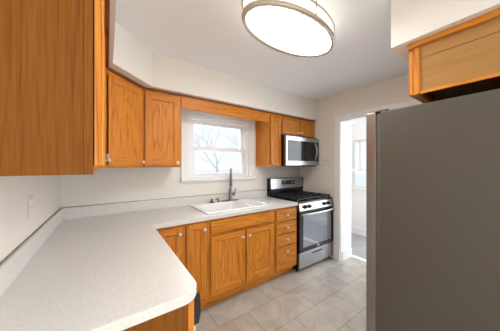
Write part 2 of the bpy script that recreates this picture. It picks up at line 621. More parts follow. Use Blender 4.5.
# soffits
SD, XD = 0.369, 0.6736
mb = MB()
mb.prism([(0, 0), (0, FY), (SD, FY), (SD, -XD), (XD, -SD), (RX, -SD), (RX, 0)], SOF, CEIL, M['wall'])
o = struct(mb.build('ceiling_soffit', M['wall']))
struct(MB().box(1.768, RX, FY, -1.886, SOF, CEIL, M['wall']).build('ceiling_soffit_front', M['wall']))
# doorway casing, jambs, base blocks, baseboards
mb = MB()
cw = .078
mb.box(RX - .018, RX, DY1, DY1 + cw, 0, DZ + cw, M['white'], .003)
mb.box(RX - .018, RX, DY0 - cw, DY0, 0, DZ + cw, M['white'], .003)
mb.box(RX - .0185, RX, DY0, DY1, DZ, DZ + cw, M['white'], .003)
mb.box(RX - .024, RX, DY1 - .002, DY1 + cw + .006, 0, .15, M['white'], .003)
struct(mb.build('trim_1', M['white']))
mb = MB()
mb.box(RX - .002, XP + .01, DY1 - .012, DY1, 0, DZ, M['white'])
mb.box(RX - .002, XP + .01, DY0, DY0 + .012, 0, DZ, M['white'])
mb.box(RX - .002, XP + .01, DY0, DY1, DZ - .012, DZ, M['white'])
mb.box(RX + .03, XP, DY1 - .028, DY1 - .01, 0, .13, M['white'], .004)
struct(mb.build('trim_2', M['white']))
struct(MB().box(XP - .02, XP + .06, DY0 + .012, DY1 - .012, 0, .008, M['white'], .003).build('trim_3', M['white']))
M['boards'] = wood('greyed_floor_boards', lin(150, 148, 150), lin(166, 164, 168), lin(178, 177, 182), 'h', rough=0.3, contrast=.6)
struct(MB().box(XP + .001, VX - .001, -3.199, -.001, .0005, .006, M['boards']).build('floor_side_room', M['boards']))
struct(MB().box(VX - .016, VX, -3.2, 0, 0, .14, M['white'], .004).build('baseboard_side_room', M['white']))
mb = MB()
v = [(VX, 2.29), (VX, CEIL), (VX - .09, CEIL), (VX - .075, CEIL - .03), (VX - .02, 2.31)]
a = [mb.bm.verts.new((p[0], -3.2, p[1])) for p in v]; b_ = [mb.bm.verts.new((p[0], 0, p[1])) for p in v]
mb.bm.faces.new(a); mb.bm.faces.new(b_[::-1])
for i in range(5):
    mb.bm.faces.new((a[i], a[(i + 1) % 5], b_[(i + 1) % 5], b_[i]))
struct(mb.build('trim_4', M['white']))

# kitchen window: casing, stool, vinyl frame, two sashes with panes
win = bpy.data.objects.new('window_1', None); COL.objects.link(win); win.location = (1.565, 0, WZ0); struct(win)
mb = MB()
mb.box(WX0 - .085, WX0, -.02, 0, WZ0, WZ1 + .085, M['white'], .003)
mb.box(WX1, WX1 + .092, -.02, 0, WZ0, WZ1 + .085, M['white'], .003)
mb.box(WX0, WX1, -.0195, 0, WZ1, WZ1 + .085, M['white'], .003)
mb.box(WX0 - .09, WX0 - .066, -.026, 0, WZ0, WZ1 + .09, M['white'], .004)
mb.box(WX1 + .074, WX1 + .098, -.026, 0, WZ0, WZ1 + .09, M['white'], .004)
mb.build('casing', M['white'], win)
mb = MB()
mb.box(WX0 - .10, WX1 + .105, -.06, .05, WZ0 - .024, WZ0, M['white'], .006)
mb.box(WX0 - .085, WX1 + .092, -.018, 0, WZ0 - .045, WZ0 - .024, M['white'], .003)
mb.build('sill', M['white'], win)
mb = MB()
fw = .038
mb.box(WX0, WX0 + fw, 0, .12, WZ0, WZ1, M['vinyl'], .002)
mb.box(WX1 - fw, WX1, 0, .12, WZ0, WZ1, M['vinyl'], .002)
mb.box(WX0 + fw, WX1 - fw, .001, .12, WZ1 - .03, WZ1, M['vinyl'], .002)
mb.box(WX0 + fw, WX1 - fw, .001, .12, WZ0, WZ0 + .022, M['vinyl'], .002)
mb.box(WX0 + fw, WX0 + fw + .012, .008, .03, WZ0 + .022, WZ1 - .03, M['vinyl'], .002)
mb.box(WX1 - fw - .012, WX1 - fw, .008, .03, WZ0 + .022, WZ1 - .03, M['vinyl'], .002)
mb.build('jamb', M['vinyl'], win)


def sash(x0, x1, z0, z1, y, sw, rt, rb):
    s = MB()
    s.box(x0, x0 + sw, y, y + .034, z0, z1, M['vinyl'], .003)
    s.box(x1 - sw, x1, y, y + .034, z0, z1, M['vinyl'], .003)
    s.box(x0 + sw - .001, x1 - sw + .001, y + .0005, y + .0335, z0, z0 + rb, M['vinyl'], .003)
    s.box(x0 + sw - .001, x1 - sw + .001, y + .0005, y + .0335, z1 - rt, z1, M['vinyl'], .003)
    so = s.build('sash', M['vinyl'], win)
    MB().box(x0 + sw - .003, x1 - sw + .003, y + .015, y + .019, z0 + rb - .003, z1 - rt + .003, M['glass']).build('pane', M['glass'], so)


sash(WX0 + fw + .003, WX1 - fw - .003, 1.575, WZ1 - .03, .072, .045, .045, .04)
sash(WX0 + fw + .003, WX1 - fw - .003, WZ0 + .022, 1.625, .034, .048, .045, .045)

# side-room window
win2 = bpy.data.objects.new('window_2', None); COL.objects.link(win2); win2.location = (VX, -.375, VZ0); struct(win2)
mb = MB()
for b in ((VX - .02, VX, VY1, VY1 + .08, VZ0, VZ1 + .08), (VX - .02, VX, VY0 - .08, VY0, VZ0, VZ1 + .08), (VX - .0195, VX, VY0, VY1, VZ1, VZ1 + .08), (VX - .05, VX, VY0 - .1, VY1 + .1, VZ0 - .025, VZ0)):
    mb.box(*b, M['white'], .003)
mb.build('casing', M['white'], win2)
mb = MB()
for b in ((VY1 - .045, VY1, VZ0, VZ1), (VY0, VY0 + .045, VZ0, VZ1), (VY0, VY1, VZ0, VZ0 + .05), (VY0, VY1, VZ1 - .05, VZ1), (VY0, VY1, 1.265, 1.315), (-.345, -.325, 1.3, VZ1)):
    mb.box(VX + .04, VX + .075, b[0], b[1], b[2], b[3], M['vinyl'], .002)
s2 = mb.build('sash', M['vinyl'], win2)
MB().box(VX + .055, VX + .059, VY0 + .04, VY1 - .04, VZ0 + .045, VZ1 - .045, M['glass']).build('pane', M['glass'], s2)

# outside
struct(MB().box(-40, 60, .6, 90, -1.3, -1.1, M['snow']).build('ground', M['snow']))

# ================================================================== BASE CABINETS
CT = 0.914          # worktop height
FB, FT = 0.10, 0.876


def base_carcass(root, x0, x1, y_front=-.591):
    mb = MB()
    mb.box(x0, x0 + .016, y_front, -.004, FB, FT, M['oak_side'])
    mb.box(x1 - .016, x1, y_front, -.004, FB, FT, M['oak_side'])
    mb.box(x0 + .016, x1 - .016, y_front, -.004, FB, FB + .016, M['oak_side'])
    mb.box(x0 + .016, x1 - .016, -.012, -.004, FB + .016, FT, M['oak_side'])
    mb.build('carcass', M['oak_side'], root)
    MB().box(x0, x1, -.54, -.525, 0, FB, M['oak_h']).build('toe_kick', M['oak_h'], root)


TB = frame_at((0, -.61, 0), (1, 0, 0), (0, -1, 0))      # the window-wall run, faces at y = -0.61
# corner cabinet, L-shaped on plan
r = thing('corner_base_cabinet', 'honey oak corner base cabinet tucked into the bend of the worktop', 'cabinet', (.45, -.3, 0))
mb = MB()
mb.prism([(.004, -.004), (.888, -.004), (.888, -.591), (.591, -.591), (.591, -.99), (.004, -.99)], FB, FT - .002, M['oak_side'])
mb.build('carcass', M['oak_side'], r)
mb = MB()
mb.prism([(.004, -.02), (.888, -.02), (.888, -.54), (.54, -.54), (.54, -.99), (.004, -.99)], 0, FB, M['oak_h'])
mb.build('toe_kick', M['oak_h'], r)
face_frame(r, TB, .591, .889, FB, FT, [(.591, .66), (.862, .889)], [(.66, .862, FB, FB + .05), (.66, .862, .84, FT)])
panel_door(r, TB, .645, .873, .155, .856, kn=(.843, .797))
TL = frame_at((.61, 0, 0), (0, -1, 0), (1, 0, 0))
face_frame(r, TL, .61, .99, FB, FT, [(.63, .70), (.95, .99)], [(.70, .95, FB, FB + .05), (.70, .95, .84, FT)])
panel_door(r, TL, .685, .965, .155, .856, kn=(.715, .797))
# narrow cabinet
r = thing('narrow_base_cabinet', 'narrow honey oak base cabinet with one tall slim door, left of the sink doors', 'cabinet', (1.0, -.3, 0))
base_carcass(r, .8905, 1.117)
face_frame(r, TB, .89, 1.117, FB, FT, [(.89, .92), (1.085, 1.117)], [(.92, 1.085, FB, FB + .05), (.92, 1.085, .84, FT)])
panel_door(r, TB, .909, 1.094, .155, .858, kn=(1.068, .798), st=.05)
# sink cabinet
r = thing('sink_base_cabinet', 'wide honey oak base cabinet under the sink, two doors below a long blank panel', 'cabinet', (1.536, -.3, 0))
base_carcass(r, 1.119, 1.954)
face_frame(r, TB, 1.118, 1.955, FB, FT, [(1.118, 1.15), (1.923, 1.955), (1.515, 1.555)], [(1.15, 1.923, FB, FB + .05), (1.15, 1.923, .70, .76), (1.15, 1.923, .845, FT)])
slab_front(r, TB, 1.137, 1.938, .744, .858, 'false_drawer_front')
panel_door(r, TB, 1.137, 1.515, .155, .712, kn=(1.487, .645))
panel_door(r, TB, 1.545, 1.930, .155, .712, kn=(1.573, .645))
# drawer cabinet
r = thing('drawer_base_cabinet', 'honey oak base cabinet with a column of four drawers beside the stove', 'cabinet', (2.145, -.3, 0))
base_carcass(r, 1.957, 2.337)
face_frame(r, TB, 1.956, 2.338, FB, FT, [(1.956, 1.986), (2.308, 2.338)],
           [(1.986, 2.308, FB, FB + .05), (1.986, 2.308, .845, FT), (1.986, 2.308, .69, .73), (1.986, 2.308, .54, .575), (1.986, 2.308, .39, .425)])
for c0, c1 in ((.710, .852), (.560, .698), (.412, .548), (.140, .400)):
    slab_front(r, TB, 1.970, 2.318, c0, c1, 'drawer', kn=(2.137, (c0 + c1) / 2 if c1 < .85 and c0 > .2 else (c0 + c1) / 2 if c0 > .5 else .335))

# finished end beside the dishwasher
r = thing('end_cabinet_panel', 'oak end panel with corner stile under the rounded end of the worktop', 'panel', (.3, -1.62, 0))
MB().box(.004, .588, -1.632, -1.612, 0, FT, M['oak_side']).build('side_panel', M['oak_side'], r)
MB().box(.588, .612, -1.637, -1.607, 0, FT, M['oak_v'], .002).build('stile', M['oak_v'], r)

# dishwasher
r = thing('dishwasher', 'white dishwasher with black control strip under the worktop end', 'dishwasher', (.3, -1.3, 0))
MB().box(.01, .585, -1.603, -1.0, .09, .868, M['appliance_white']).build('body', M['appliance_white'], r)
d = MB().box(.585, .632, -1.601, -1.002, .115, .735, M['appliance_white'], .006, 3).build('door', M['appliance_white'], r)
mb = MB()
pts = [(.585, .870), (.640, .870), (.650, .86), (.652, .78), (.644, .742), (.585, .738)]
a = [mb.bm.verts.new((p[0], -1.602, p[1])) for p in pts]; b_ = [mb.bm.verts.new((p[0], -1.001, p[1])) for p in pts]
mb.bm.faces.new(a); mb.bm.faces.new(b_[::-1])
for i in range(6):
    mb.bm.faces.new((a[i], a[(i + 1) % 6], b_[(i + 1) % 6], b_[i]))
cp = mb.build('control_panel', M['black'], r)
MB().box(.645, .662, -1.45, -1.15, .80, .825, M['darkplastic'], .005).build('handle', M['darkplastic'], cp)
MB().box(.53, .545, -1.60, -1.003, 0, .115, M['black']).build('toe_kick', M['black'], r)

# ================================================================== WORKTOP
r = thing('worktop', 'pale speckled laminate L-shaped worktop with raised splash along both walls', 'worktop', (.5, -.5, FT))
rad = .075
ol = [(.002, -.002), (2.340, -.002), (2.340, -.635), (.655, -.635), (.641, -.641), (.635, -.655)]
for k in range(9):
    a = math.radians(0 - 90 * k / 8)
    ol.append((.635 - rad + rad * math.cos(a), -1.662 + rad + rad * math.sin(a)))
ol.append((.002, -1.662))
me = outline_mesh([ol, rrect(1.15, 1.93, -.565, -.075, .05)], FT, CT, .004)
MB().mesh(me, M['laminate']).build('top_slab', M['laminate'], r)
mb = MB()
mb.box(.002, 2.340, -.021, -.002, CT - .001, 1.016, M['laminate'], .003)
mb.box(.002, .021, -1.660, -.0205, CT - .001, 1.016, M['laminate'], .003)
bs = mb.build('backsplash', M['laminate'], r)
mb = MB()
mb.box(.001, 2.340, -.008, -.001, 1.014, 1.021, M['caulk'], .002)
mb.box(.001, .009, -1.660, -.006, 1.014, 1.021, M['caulk'], .002)
mb.build('caulk_line', M['caulk'], bs)

# ================================================================== SINK, FAUCET
r = thing('kitchen_sink', 'white double-bowl drop-in sink set in the worktop below the window', 'sink', (1.54, -.315, CT))
bowls = [(1.168, 1.672, -.548, -.135), (1.712, 1.918, -.548, -.135)]
me = outline_mesh([rrect(1.122, 1.958, -.588, -.045, .04)] + [rrect(*b, .05) for b in bowls], CT + .0005, CT + .016, .006)
mb = MB().mesh(me, M['porcelain'])
for b in bowls:
    loops = []
    for ins, z, rr in ((0, CT + .012, .05), (.006, CT - .004, .05), (.018, CT - .15, .045), (.04, CT - .178, .04), (.09, CT - .182, .02)):
        loops.append([mb.bm.verts.new((x, y, z)) for x, y in rrect(b[0] + ins, b[1] - ins, b[2] + ins, b[3] - ins, rr)])
    for p, q in zip(loops, loops[1:]):
        for k in range(len(p)):
            mb.bm.faces.new((p[k], p[(k + 1) % len(p)], q[(k + 1) % len(q)], q[k]))
    mb.bm.faces.new(loops[-1])
    mb._fin([x for l in loops for x in l], M['porcelain'], True)
mb.build('basin', M['porcelain'], r)
for b in bowls:
    cx, cy = (b[0] + b[1]) / 2, (b[2] + b[3]) / 2
    MB().lathe([(0, .004), (.02, .003), (.034, .006), (.042, .004), (.044, 0)], (cx, cy, CT - .182), (0, 0, 1), M['nickel'], 20).build('drain', M['nickel'], r)

ZR = CT + .016
fx, fy = 1.658, -.088
r = thing('kitchen_faucet', 'tall brushed nickel pull-down faucet behind the sink bowls', 'faucet', (fx, fy, ZR))
me = outline_mesh([rrect(fx - .13, fx + .13, fy - .028, fy + .028, .027)], ZR + .0003, ZR + .009, .003)
MB().mesh(me, M['nickel']).build('deck_plate', M['nickel'], r)
MB().lathe([(.0, .0), (.030, .0), (.029, .008), (.0235, .014), (.0225, .10), (.021, .13), (.0165, .15), (.0, .15)], (fx, fy, ZR + .009), (0, 0, 1), M['nickel'], 20).build('body', M['nickel'], r)
dx, dy = -.46, -.888
pts = [(fx, fy, ZR + .15)]
RA = .068
for k in range(0, 15):
    a = math.radians(180 - 195 * k / 14)
    h = RA + RA * math.cos(a)
    pts.append((fx + dx * h, fy + dy * h, ZR + .355 + RA * math.sin(a)))
MB().tube(pts, .0115, M['nickel'], 12).build('spout', M['nickel'], r)
e = Vector(pts[-1])
dn = (Vector(pts[-1]) - Vector(pts[-2])).normalized()
MB().tube([e - dn * .004, e + dn * .03, e + dn * .05, e + dn * .13, e + dn * .14], [.0135, .0145, .0175, .020, .016], M['nickel'], 14).build('spray_head', M['nickel'], r)
mb = MB()
mb.tube([(fx + .02, fy, ZR + .075), (fx + .062, fy - .004, ZR + .075)], .013, M['nickel'], 12)
mb.tube([(fx + .056, fy - .004, ZR + .075), (fx + .064, fy - .005, ZR + .11), (fx + .074, fy - .006, ZR + .155)], [.010, .008, .006], M['nickel'], 10)
mb.build('handle', M['nickel'], r)

r = thing('soap_dispenser', 'small brushed nickel soap dispenser spout between faucet and dark stopper', 'dispenser', (1.485, -.085, ZR))
MB().lathe([(0, 0), (.020, 0), (.019, .006), (.012, .010), (.011, .028), (0, .028)], (1.485, -.085, ZR + .0004), (0, 0, 1), M['nickel'], 16).build('base', M['nickel'], r)
MB().tube([(1.485, -.085, ZR + .024), (1.48, -.088, ZR + .040), (1.462, -.098, ZR + .046), (1.438, -.112, ZR + .036)], [.010, .010, .009, .007], M['nickel'], 10).build('spout', M['nickel'], r)

r = thing('sink_stopper', 'small dark sink stopper on the rim left of the faucet', 'stopper', (1.395, -.085, ZR))
MB().lathe([(0, 0), (.030, 0), (.032, .005), (.028, .010), (.010, .012), (0, .012)], (1.395, -.085, ZR + .0004), (0, 0, 1), M['rubber'], 18).build('disc', M['rubber'], r)
MB().lathe([(0, 0), (.007, 0), (.006, .012), (.013, .018), (.014, .026), (.008, .030), (0, .030)], (1.395, -.085, ZR + .012), (0, 0, 1), M['darkplastic'], 14).build('grip', M['darkplastic'], r)

# ================================================================== WALL CABINETS
UB, UT = 1.372, 2.098


def carcass_box(root, x0, x1, y0, y1, z0=UB, z1=UT, recess=.012):
    mb = MB()
    mb.box(x0, x1, y0, y1, z0 + recess, z1, M['oak_side'])
    mb.build('carcass', M['oak_side'], root)


# left wall
TLW = frame_at((.305, 0, 0), (0, -1, 0), (1, 0, 0))
r = thing('left_wall_cabinet', 'oak wall cabinet with its plain end panel close to the camera', 'cabinet', (.15, -1.18, UB))
MB().box(.003, .286, -1.729, -.612, UB + .012, UT, M['oak_side']).build('carcass', M['oak_side'], r)
MB().box(.003, .2865, -1.747, -1.729, UB - .004, UT, M['oak_side']).box(.2872, .3052, -1.7472, -1.729, UB - .004, UT, M['oak_side']).build('end_panel', M['oak_side'], r)
face_frame(r, TLW, .612, 1.7285, UB - .004, UT, [(.612, .65), (1.70, 1.7285), (1.16, 1.20)], [(.65, 1.70, UB, UB + .04), (.65, 1.70, UT - .04, UT)])
panel_door(r, TLW, .632, 1.172, UB + .018, UT - .03, kn=(.66, 1.425), edge='oak_v')
panel_door(r, TLW, 1.188, 1.739, UB + .018, UT - .03, edge='oak_v')
MB().box(.003, .345, -1.752, -.62, UT, SOF - .0005, M['oak_trim']).build('top_trim', M['oak_trim'], r)

# diagonal corner cabinet
CX = .607
r = thing('corner_wall_cabinet', 'oak corner wall cabinet whose single door stands diagonally', 'cabinet', (.3, -.3, UB))
mb = MB()
q = .0134
mb.prism([(.003, -.003), (.003, -CX), (.305 - .019, -CX), (.305 - q, -CX + q * .4), (CX - q * .4, -.305 + q), (CX, -.305 + .019), (CX, -.003)], UB + .012, UT, M['oak_side'])
mb.build('carcass', M['oak_side'], r)
u = Vector((1, 1, 0)).normalized()
LW = (CX - .305) * math.sqrt(2)
TD = frame_at((.305, -CX, 0), (1, 1, 0), (1, -1, 0))
face_frame(r, TD, 0, LW, UB, UT, [(0, .045), (LW - .045, LW)], [(.045, LW - .045, UB, UB + .04), (.045, LW - .045, UT - .04, UT)])
panel_door(r, TD, .035, LW - .022, UB + .018, UT - .030, kn=(LW - .050, 1.418), hinge=(-1, (1.452,)), st=.050)
mb = MB()
mb.box(-.010, LW + .012, -.02, .012, UT, SOF - .0005, M['oak_trim'])
tr = MB(TD); tr.box(.004, LW - .004, -.02, .014, UT, SOF - .0005, M['oak_trim'])
mb.bm.free()
tr.build('top_trim', M['oak_trim'], r)

# window-wall cabinet left of the window
TU = frame_at((0, -.305, 0), (1, 0, 0), (0, -1, 0))
r = thing('left_window_wall_cabinet', 'oak wall cabinet with one wide door, directly left of the window', 'cabinet', (.78, -.15, UB))
carcass_box(r, .610, .956, -.286, -.003)
face_frame(r, TU, .609, .957, UB, UT, [(.609, .65), (.915, .957)], [(.65, .915, UB, UB + .04), (.65, .915, UT - .04, UT)])
panel_door(r, TU, .622, .935, UB + .018, UT - .032, kn=(.908, 1.418), st=.052)
MB().box(.622, .957, -.319, -.286, UT, SOF - .0005, M['oak_trim']).build('top_trim', M['oak_trim'], r)

# valance over the window
r = thing('window_valance', 'plain oak valance board bridging the cabinets above the window', 'valance', (1.545, -.3, 1.974))
MB().box(.9575, 2.1345, -.310, -.291, 1.974, UT, M['oak_h'], .002).build('board', M['oak_h'], r)
MB().box(.9575, 2.1345, -.319, -.286, UT, SOF - .0005, M['oak_trim']).build('top_trim', M['oak_trim'], r)

# narrow cabinet right of the window
r = thing('narrow_wall_cabinet', 'narrow oak wall cabinet with slim door between window and microwave', 'cabinet', (2.245, -.15, UB))
carcass_box(r, 2.1352, 2.3525, -.286, -.003)
MB().box(2.135, 2.1356, -.286, -.003, UB, UT, M['oak_v']).build('side_panel', M['oak_v'], r)
face_frame(r, TU, 2.135, 2.353, UB, UT, [(2.135, 2.165), (2.323, 2.353)], [(2.165, 2.323, UB, UB + .04), (2.165, 2.323, UT - .04, UT)])
panel_door(r, TU, 2.151, 2.343, UB + .018, UT - .030, kn=(2.175, 1.418), st=.050)
MB().box(2.135, 2.353, -.319, -.286, UT, SOF - .0005, M['oak_trim']).build('top_trim', M['oak_trim'], r)

# over the microwave
MZ = 1.832
r = thing('over_microwave_cabinet', 'short two-door oak wall cabinet directly above the microwave', 'cabinet', (2.73, -.15, MZ))
carcass_box(r, 2.355, 3.102, -.286, -.003, MZ, UT, .002)
face_frame(r, TU, 2.355, 3.103, MZ, UT, [(2.355, 2.385), (3.073, 3.103), (2.712, 2.746)], [(2.385, 3.073, MZ, MZ + .03), (2.385, 3.073, UT - .03, UT)])
panel_door(r, TU, 2.369, 2.722, MZ + .012, UT - .028, kn=(2.697, 1.880), st=.048)
panel_door(r, TU, 2.736, 3.088, MZ + .012, UT - .028, kn=(2.761, 1.880), st=.048)
MB().box(2.355, 3.103, -.319, -.286, UT, SOF - .0005, M['oak_trim']).build('top_trim', M['oak_trim'], r)

# over the fridge
FZ = 1.81
r = thing('over_fridge_cabinet', 'oak cabinet above the refrigerator with pale two-board side panel', 'cabinet', (2.3, -2.27, FZ))
carcass_box(r, 1.836, 2.754, FY + .003, -1.998, FZ, UT, .045)
mb = MB()
mb.box(1.828, 1.836, FY + .003, -1.999, FZ, 2.0135, M['oak_pale'])
mb.box(1.828, 1.836, FY + .003, -1.999, 2.0165, UT, M['oak_pale'])
mb.box(1.8305, 1.836, FY + .003, -1.999, 2.012, 2.018, M['oak_trim'])
mb.build('side_panel', M['oak_pale'], r)
mb = MB()
mb.box(1.820, 1.8285, -2.013, -1.9985, FZ, UT, M['oak_v'], .002)
mb.build('side_stile', M['oak_v'], r)
MB().box(1.822, 1.8285, FY + .003, -2.013, FZ - .004, FZ + .014, M['oak_h'], .002).build('bottom_rail', M['oak_h'], r)
TF = frame_at((0, -1.979, 0), (-1, 0, 0), (0, 1, 0))
face_frame(r, TF, -2.754, -1.828, FZ, UT, [(-2.754, -2.72), (-1.862, -1.826), (-2.31, -2.27)], [(-2.72, -1.862, FZ, FZ + .03), (-2.72, -1.862, UT - .03, UT)])
panel_door(r, TF, -2.742, -2.297, FZ + .004, UT - .022, kn=(-2.325, 1.865), st=.048, edge='oak_v')
panel_door(r, TF, -2.283, -1.830, FZ + .004, UT - .022, kn=(-2.255, 1.865), st=.048, edge='oak_v')
mb = MB()
mb.box(1.808, 2.76, -1.9785, -1.955, UT - .014, SOF - .0005, M['oak_h'], .003)
mb.box(1.808, 1.836, FY + .003, -1.9785, UT - .014, SOF - .0005, M['oak_h'], .003)
mb.build('top_trim', M['oak_h'], r)

# ================================================================== MICROWAVE
r = thing('microwave', 'stainless steel over-the-range microwave with black glass door', 'microwave', (2.73, -.2, 1.385))
x0, x1, z0, z1 = 2.360, 3.102, 1.385, 1.808
MB().box(x0 + .001, x1 - .001, -.362, -.004, z0, 1.829, M['black'], .002).build('body', M['black'], r)
mb = MB()
yf = -.402
mb.box(x0, x1, yf, -.3625, z1 - .062, z1, M['steel'], .003)
mb.box(x0, x1, yf, -.3625, z0 + .004, z0 + .072, M['steel'], .003)
mb.box(x0, x0 + .034, yf + .0004, -.3625, z0 + .07, z1 - .06, M['steel'], .001)
mb.box(x1 - .016, x1, yf + .0004, -.3625, z0 + .07, z1 - .06, M['steel'], .001)
d = mb.build('door', M['steel'], r)
MB().box(x0 + .033, 2.90, yf + .004, -.364, z0 + .071, z1 - .061, M['blackglass'], .001).build('window', M['blackglass'], d)
MB().box(2.901, x1 - .015, yf + .0045, -.364, z0 + .071, z1 - .061, M['black'], .001).build('control_panel', M['black'], r)
pts = []
for k in range(11):
    t = k / 10
    pts.append((2.985, yf - .004 - .040 * math.sin(PI * t) ** .7, z0 + .085 + t * .265))
MB().tube(pts, [.011] + [.0125] * 9 + [.011], M['steel_soft'], 12).build('handle', M['steel_soft'], d)
MB().box(x0 + .03, x1 - .03, -.355, -.03, z0 - .010, z0, M['darkplastic'], .003).build('vent_grille', M['darkplastic'], r)

# ================================================================== STOVE
r = thing('gas_stove', 'freestanding stainless and black gas stove against the right wall', 'stove', (2.724, -.33, 0))
x0, x1 = 2.345, 3.101
MB().box(x0, x1, -.615, -.012, .03, .893, M['black'], .002).build('body', M['black'], r)
mb = MB()
mb.box(x0, x1, -.640, -.012, .893, .914, M['black'], .006, 3)
mb.build('cooktop', M['black'], r)
# backguard
bg = MB().box(x0, x1, -.078, -.012, .9145, 1.03, M['black'], .004).box(x0, x0 + .022, -.082, -.012, 1.0, 1.19, M['black'], .004).box(x1 - .01, x1, -.082, -.012, 1.0, 1.19, M['black'], .004).build('backguard', M['black'], r)
mb = MB()
mb.profile_x([(-.086, 1.028), (-.074, 1.183), (-.066, 1.192), (-.03, 1.192), (-.03, 1.028)], x0 + .022, x1 - .010, M['steel'])
mb.build('console', M['steel'], bg)
mb = MB()
mb.profile_x([(-.087, 1.085), (-.082, 1.148), (-.07, 1.148), (-.07, 1.085)], 2.600, 2.880, M['blackglass'])
ds = mb.build('display', M['blackglass'], bg)
mb = MB()
for i, cx in enumerate((2.64, 2.672, 2.81, 2.842)):
    mb.box(cx - .009, cx + .009, -.0875, -.083, 1.104, 1.114, M['steel_soft'], .001)
    mb.box(cx - .009, cx + .009, -.0865, -.082, 1.124, 1.134, M['steel_soft'], .001)
mb.box(2.705, 2.775, -.0872, -.083, 1.108, 1.132, M['slot'], .001)
mb.build('buttons', M['steel_soft'], ds)
# burners and grates
for bx, by, br in ((2.50, -.20, .040), (2.50, -.46, .048), (2.945, -.20, .036), (2.945, -.46, .050), (2.722, -.33, .045)):
    mb = MB()
    mb.lathe([(0, 0), (br * 1.35, 0), (br * 1.3, .006), (br, .008), (br, .016), (br * .9, .020), (0, .021)], (bx, by, .9142), (0, 0, 1), M['iron'], 24)
    mb.build('burner', M['iron'], r)
for gx0, gx1 in ((2.362, 2.602), (2.606, 2.840), (2.844, 3.084)):
    mb = MB()
    zt, zb = .952, .938
    for y in (-.60, -.465, -.33, -.195, -.095):
        mb.box(gx0, gx1, y - .007, y + .007, zb, zt, M['iron'], .002)
    for x in (gx0 + .007, (gx0 + gx1) / 2, gx1 - .007):
        mb.box(x - .007, x + .007, -.605, -.09, zb + .001, zt - .001, M['iron'], .002)
    for x in (gx0 + .008, gx1 - .008):
        for y in (-.597, -.098):
            mb.box(x - .007, x + .007, y - .007, y + .007, .9142, zb + .002, M['iron'])
    mb.build('grate', M['iron'], r)
# knob panel
mb = MB()
mb.profile_x([(-.614, .782), (-.655, .786), (-.660, .800), (-.645, .890), (-.636, .898), (-.614, .898)], x0 + .003, x1 - .001, M['steel'])
kp = mb.build('knob_panel', M['steel'], r)
nrm = Vector((0, -.09, -.015)).normalized()
nrm = Vector((0, -.986, .164))
for kx in (2.452, 2.540, 2.868, 2.962):
    mb = MB()
    c = Vector((kx, -.6525, .845))
    mb.lathe([(0, 0), (.027, 0), (.027, .006), (.021, .009), (.0185, .030), (.016, .033), (0, .033)], c - nrm * .001, nrm, M['black'], 20)
    mb.tube([c + nrm * .034 + Vector((0, 0, -.014)), c + nrm * .034 + Vector((0, 0, .014))], .004, M['black'], 8)
    mb.build('knob', M['black'], kp)
# oven door
mb = MB()
mb.box(x0 + .004, x1 - .002, -.652, -.616, .256, .778, M['black'], .005, 2)
d = mb.build('oven_door', M['black'], r)
MB().box(x0 + .075, x1 - .07, -.6545, -.650, .315, .735, M['ovenglass'], .001).build('window', M['ovenglass'], d)
pts = []
for k in range(15):
    t = k / 14
    pts.append((x0 + .022 + t * (x1 - x0 - .042), -.672 - .030 * math.sin(PI * t), .752))
mb = MB()
mb.tube(pts, .0145, M['steel_soft'], 12)
mb.tube([(pts[0][0] + .012, -.650, .752), (pts[0][0] + .012, -.676, .752)], .012, M['steel_soft'], 10)
mb.tube([(pts[-1][0] - .012, -.650, .752), (pts[-1][0] - .012, -.676, .752)], .012, M['steel_soft'], 10)
mb.build('handle', M['steel_soft'], d)
mb = MB()
mb.lathe([(0, 0), (.030, 0), (.028, .002), (0, .002)], (2.735, -.6515, .283), (0, -1, 0), M['steel_soft'], 18, sx=1.0, sy=.45)
mb.build('badge', M['steel_soft'], d)
# storage drawer
d = MB().box(x0 + .004, x1 - .002, -.648, -.616, .048, .250, M['steel'], .004).build('storage_drawer', M['steel'], r)
MB().box(2.615, 2.835, -.6505, -.6472, .196, .212, M['slot'], .001).build('handle_slot', M['slot'], d)
for lx in (x0 + .03, x1 - .03):
    for ly in (-.59, -.06):
        MB().lathe([(0, 0), (.016, 0), (.016, .03), (0, .03)], (lx, ly, 0), (0, 0, 1), M['black'], 12).build('foot', M['black'], r)

# ================================================================== REFRIGERATOR
r = thing('refrigerator', 'large side-by-side refrigerator with plain grey flank and steel doors', 'refrigerator', (2.285, -2.15, 0))
fx0, fx1, FH = 1.830, 2.740, 1.750
MB().box(fx0, fx1, -2.50, -1.800, .03, FH, M['fridge_grey'], .004).build('body', M['fridge_grey'], r)
MB().box(fx0 + .012, fx1 - .012, -1.7995, -1.772, .05, FH - .01, M['gasket']).build('gasket', M['gasket'], r)
for a0, a1, hx in ((fx0, fx0 + .395, fx0 + .35), (fx0 + .401, fx1, fx0 + .447)):
    mb = MB()
    mb.box(a0, a1, -1.771, -1.709, .06, FH + .004, M['fridge_door'], .005, 3)
    d = mb.build('door', M['steel_soft'], r)
    mb = MB()
    mb.tube([(hx, -1.705, .75), (hx, -1.66, .78), (hx, -1.655, 1.1), (hx, -1.66, 1.42), (hx, -1.705, 1.45)], .012, M['steel'], 10)
    mb.build('handle', M['steel'], d)
for hx in (fx0 + .004, fx1 - .074):
    MB().box(hx, hx + .07, -1.84, -1.722, FH + .0045, FH + .014, M['hinge'], .003).build('hinge_cover', M['hinge'], r)
MB().box(fx0 + .02, fx1 - .02, -1.80, -1.76, 0, .05, M['black']).build('kick_grille', M['black'], r)
for lx in (fx0 + .05, fx1 - .05):
    MB().box(lx - .03, lx + .03, -2.42, -2.36, 0, .03, M['black']).build('foot', M['black'], r)

# ================================================================== CEILING LIGHT
LX, LY = 1.400, -1.414
r = thing('ceiling_light', 'oval flush ceiling light with glowing diffuser and double nickel rings', 'ceiling light', (LX, LY, CEIL))
o_ = .2025 / .4025
N_ = 64


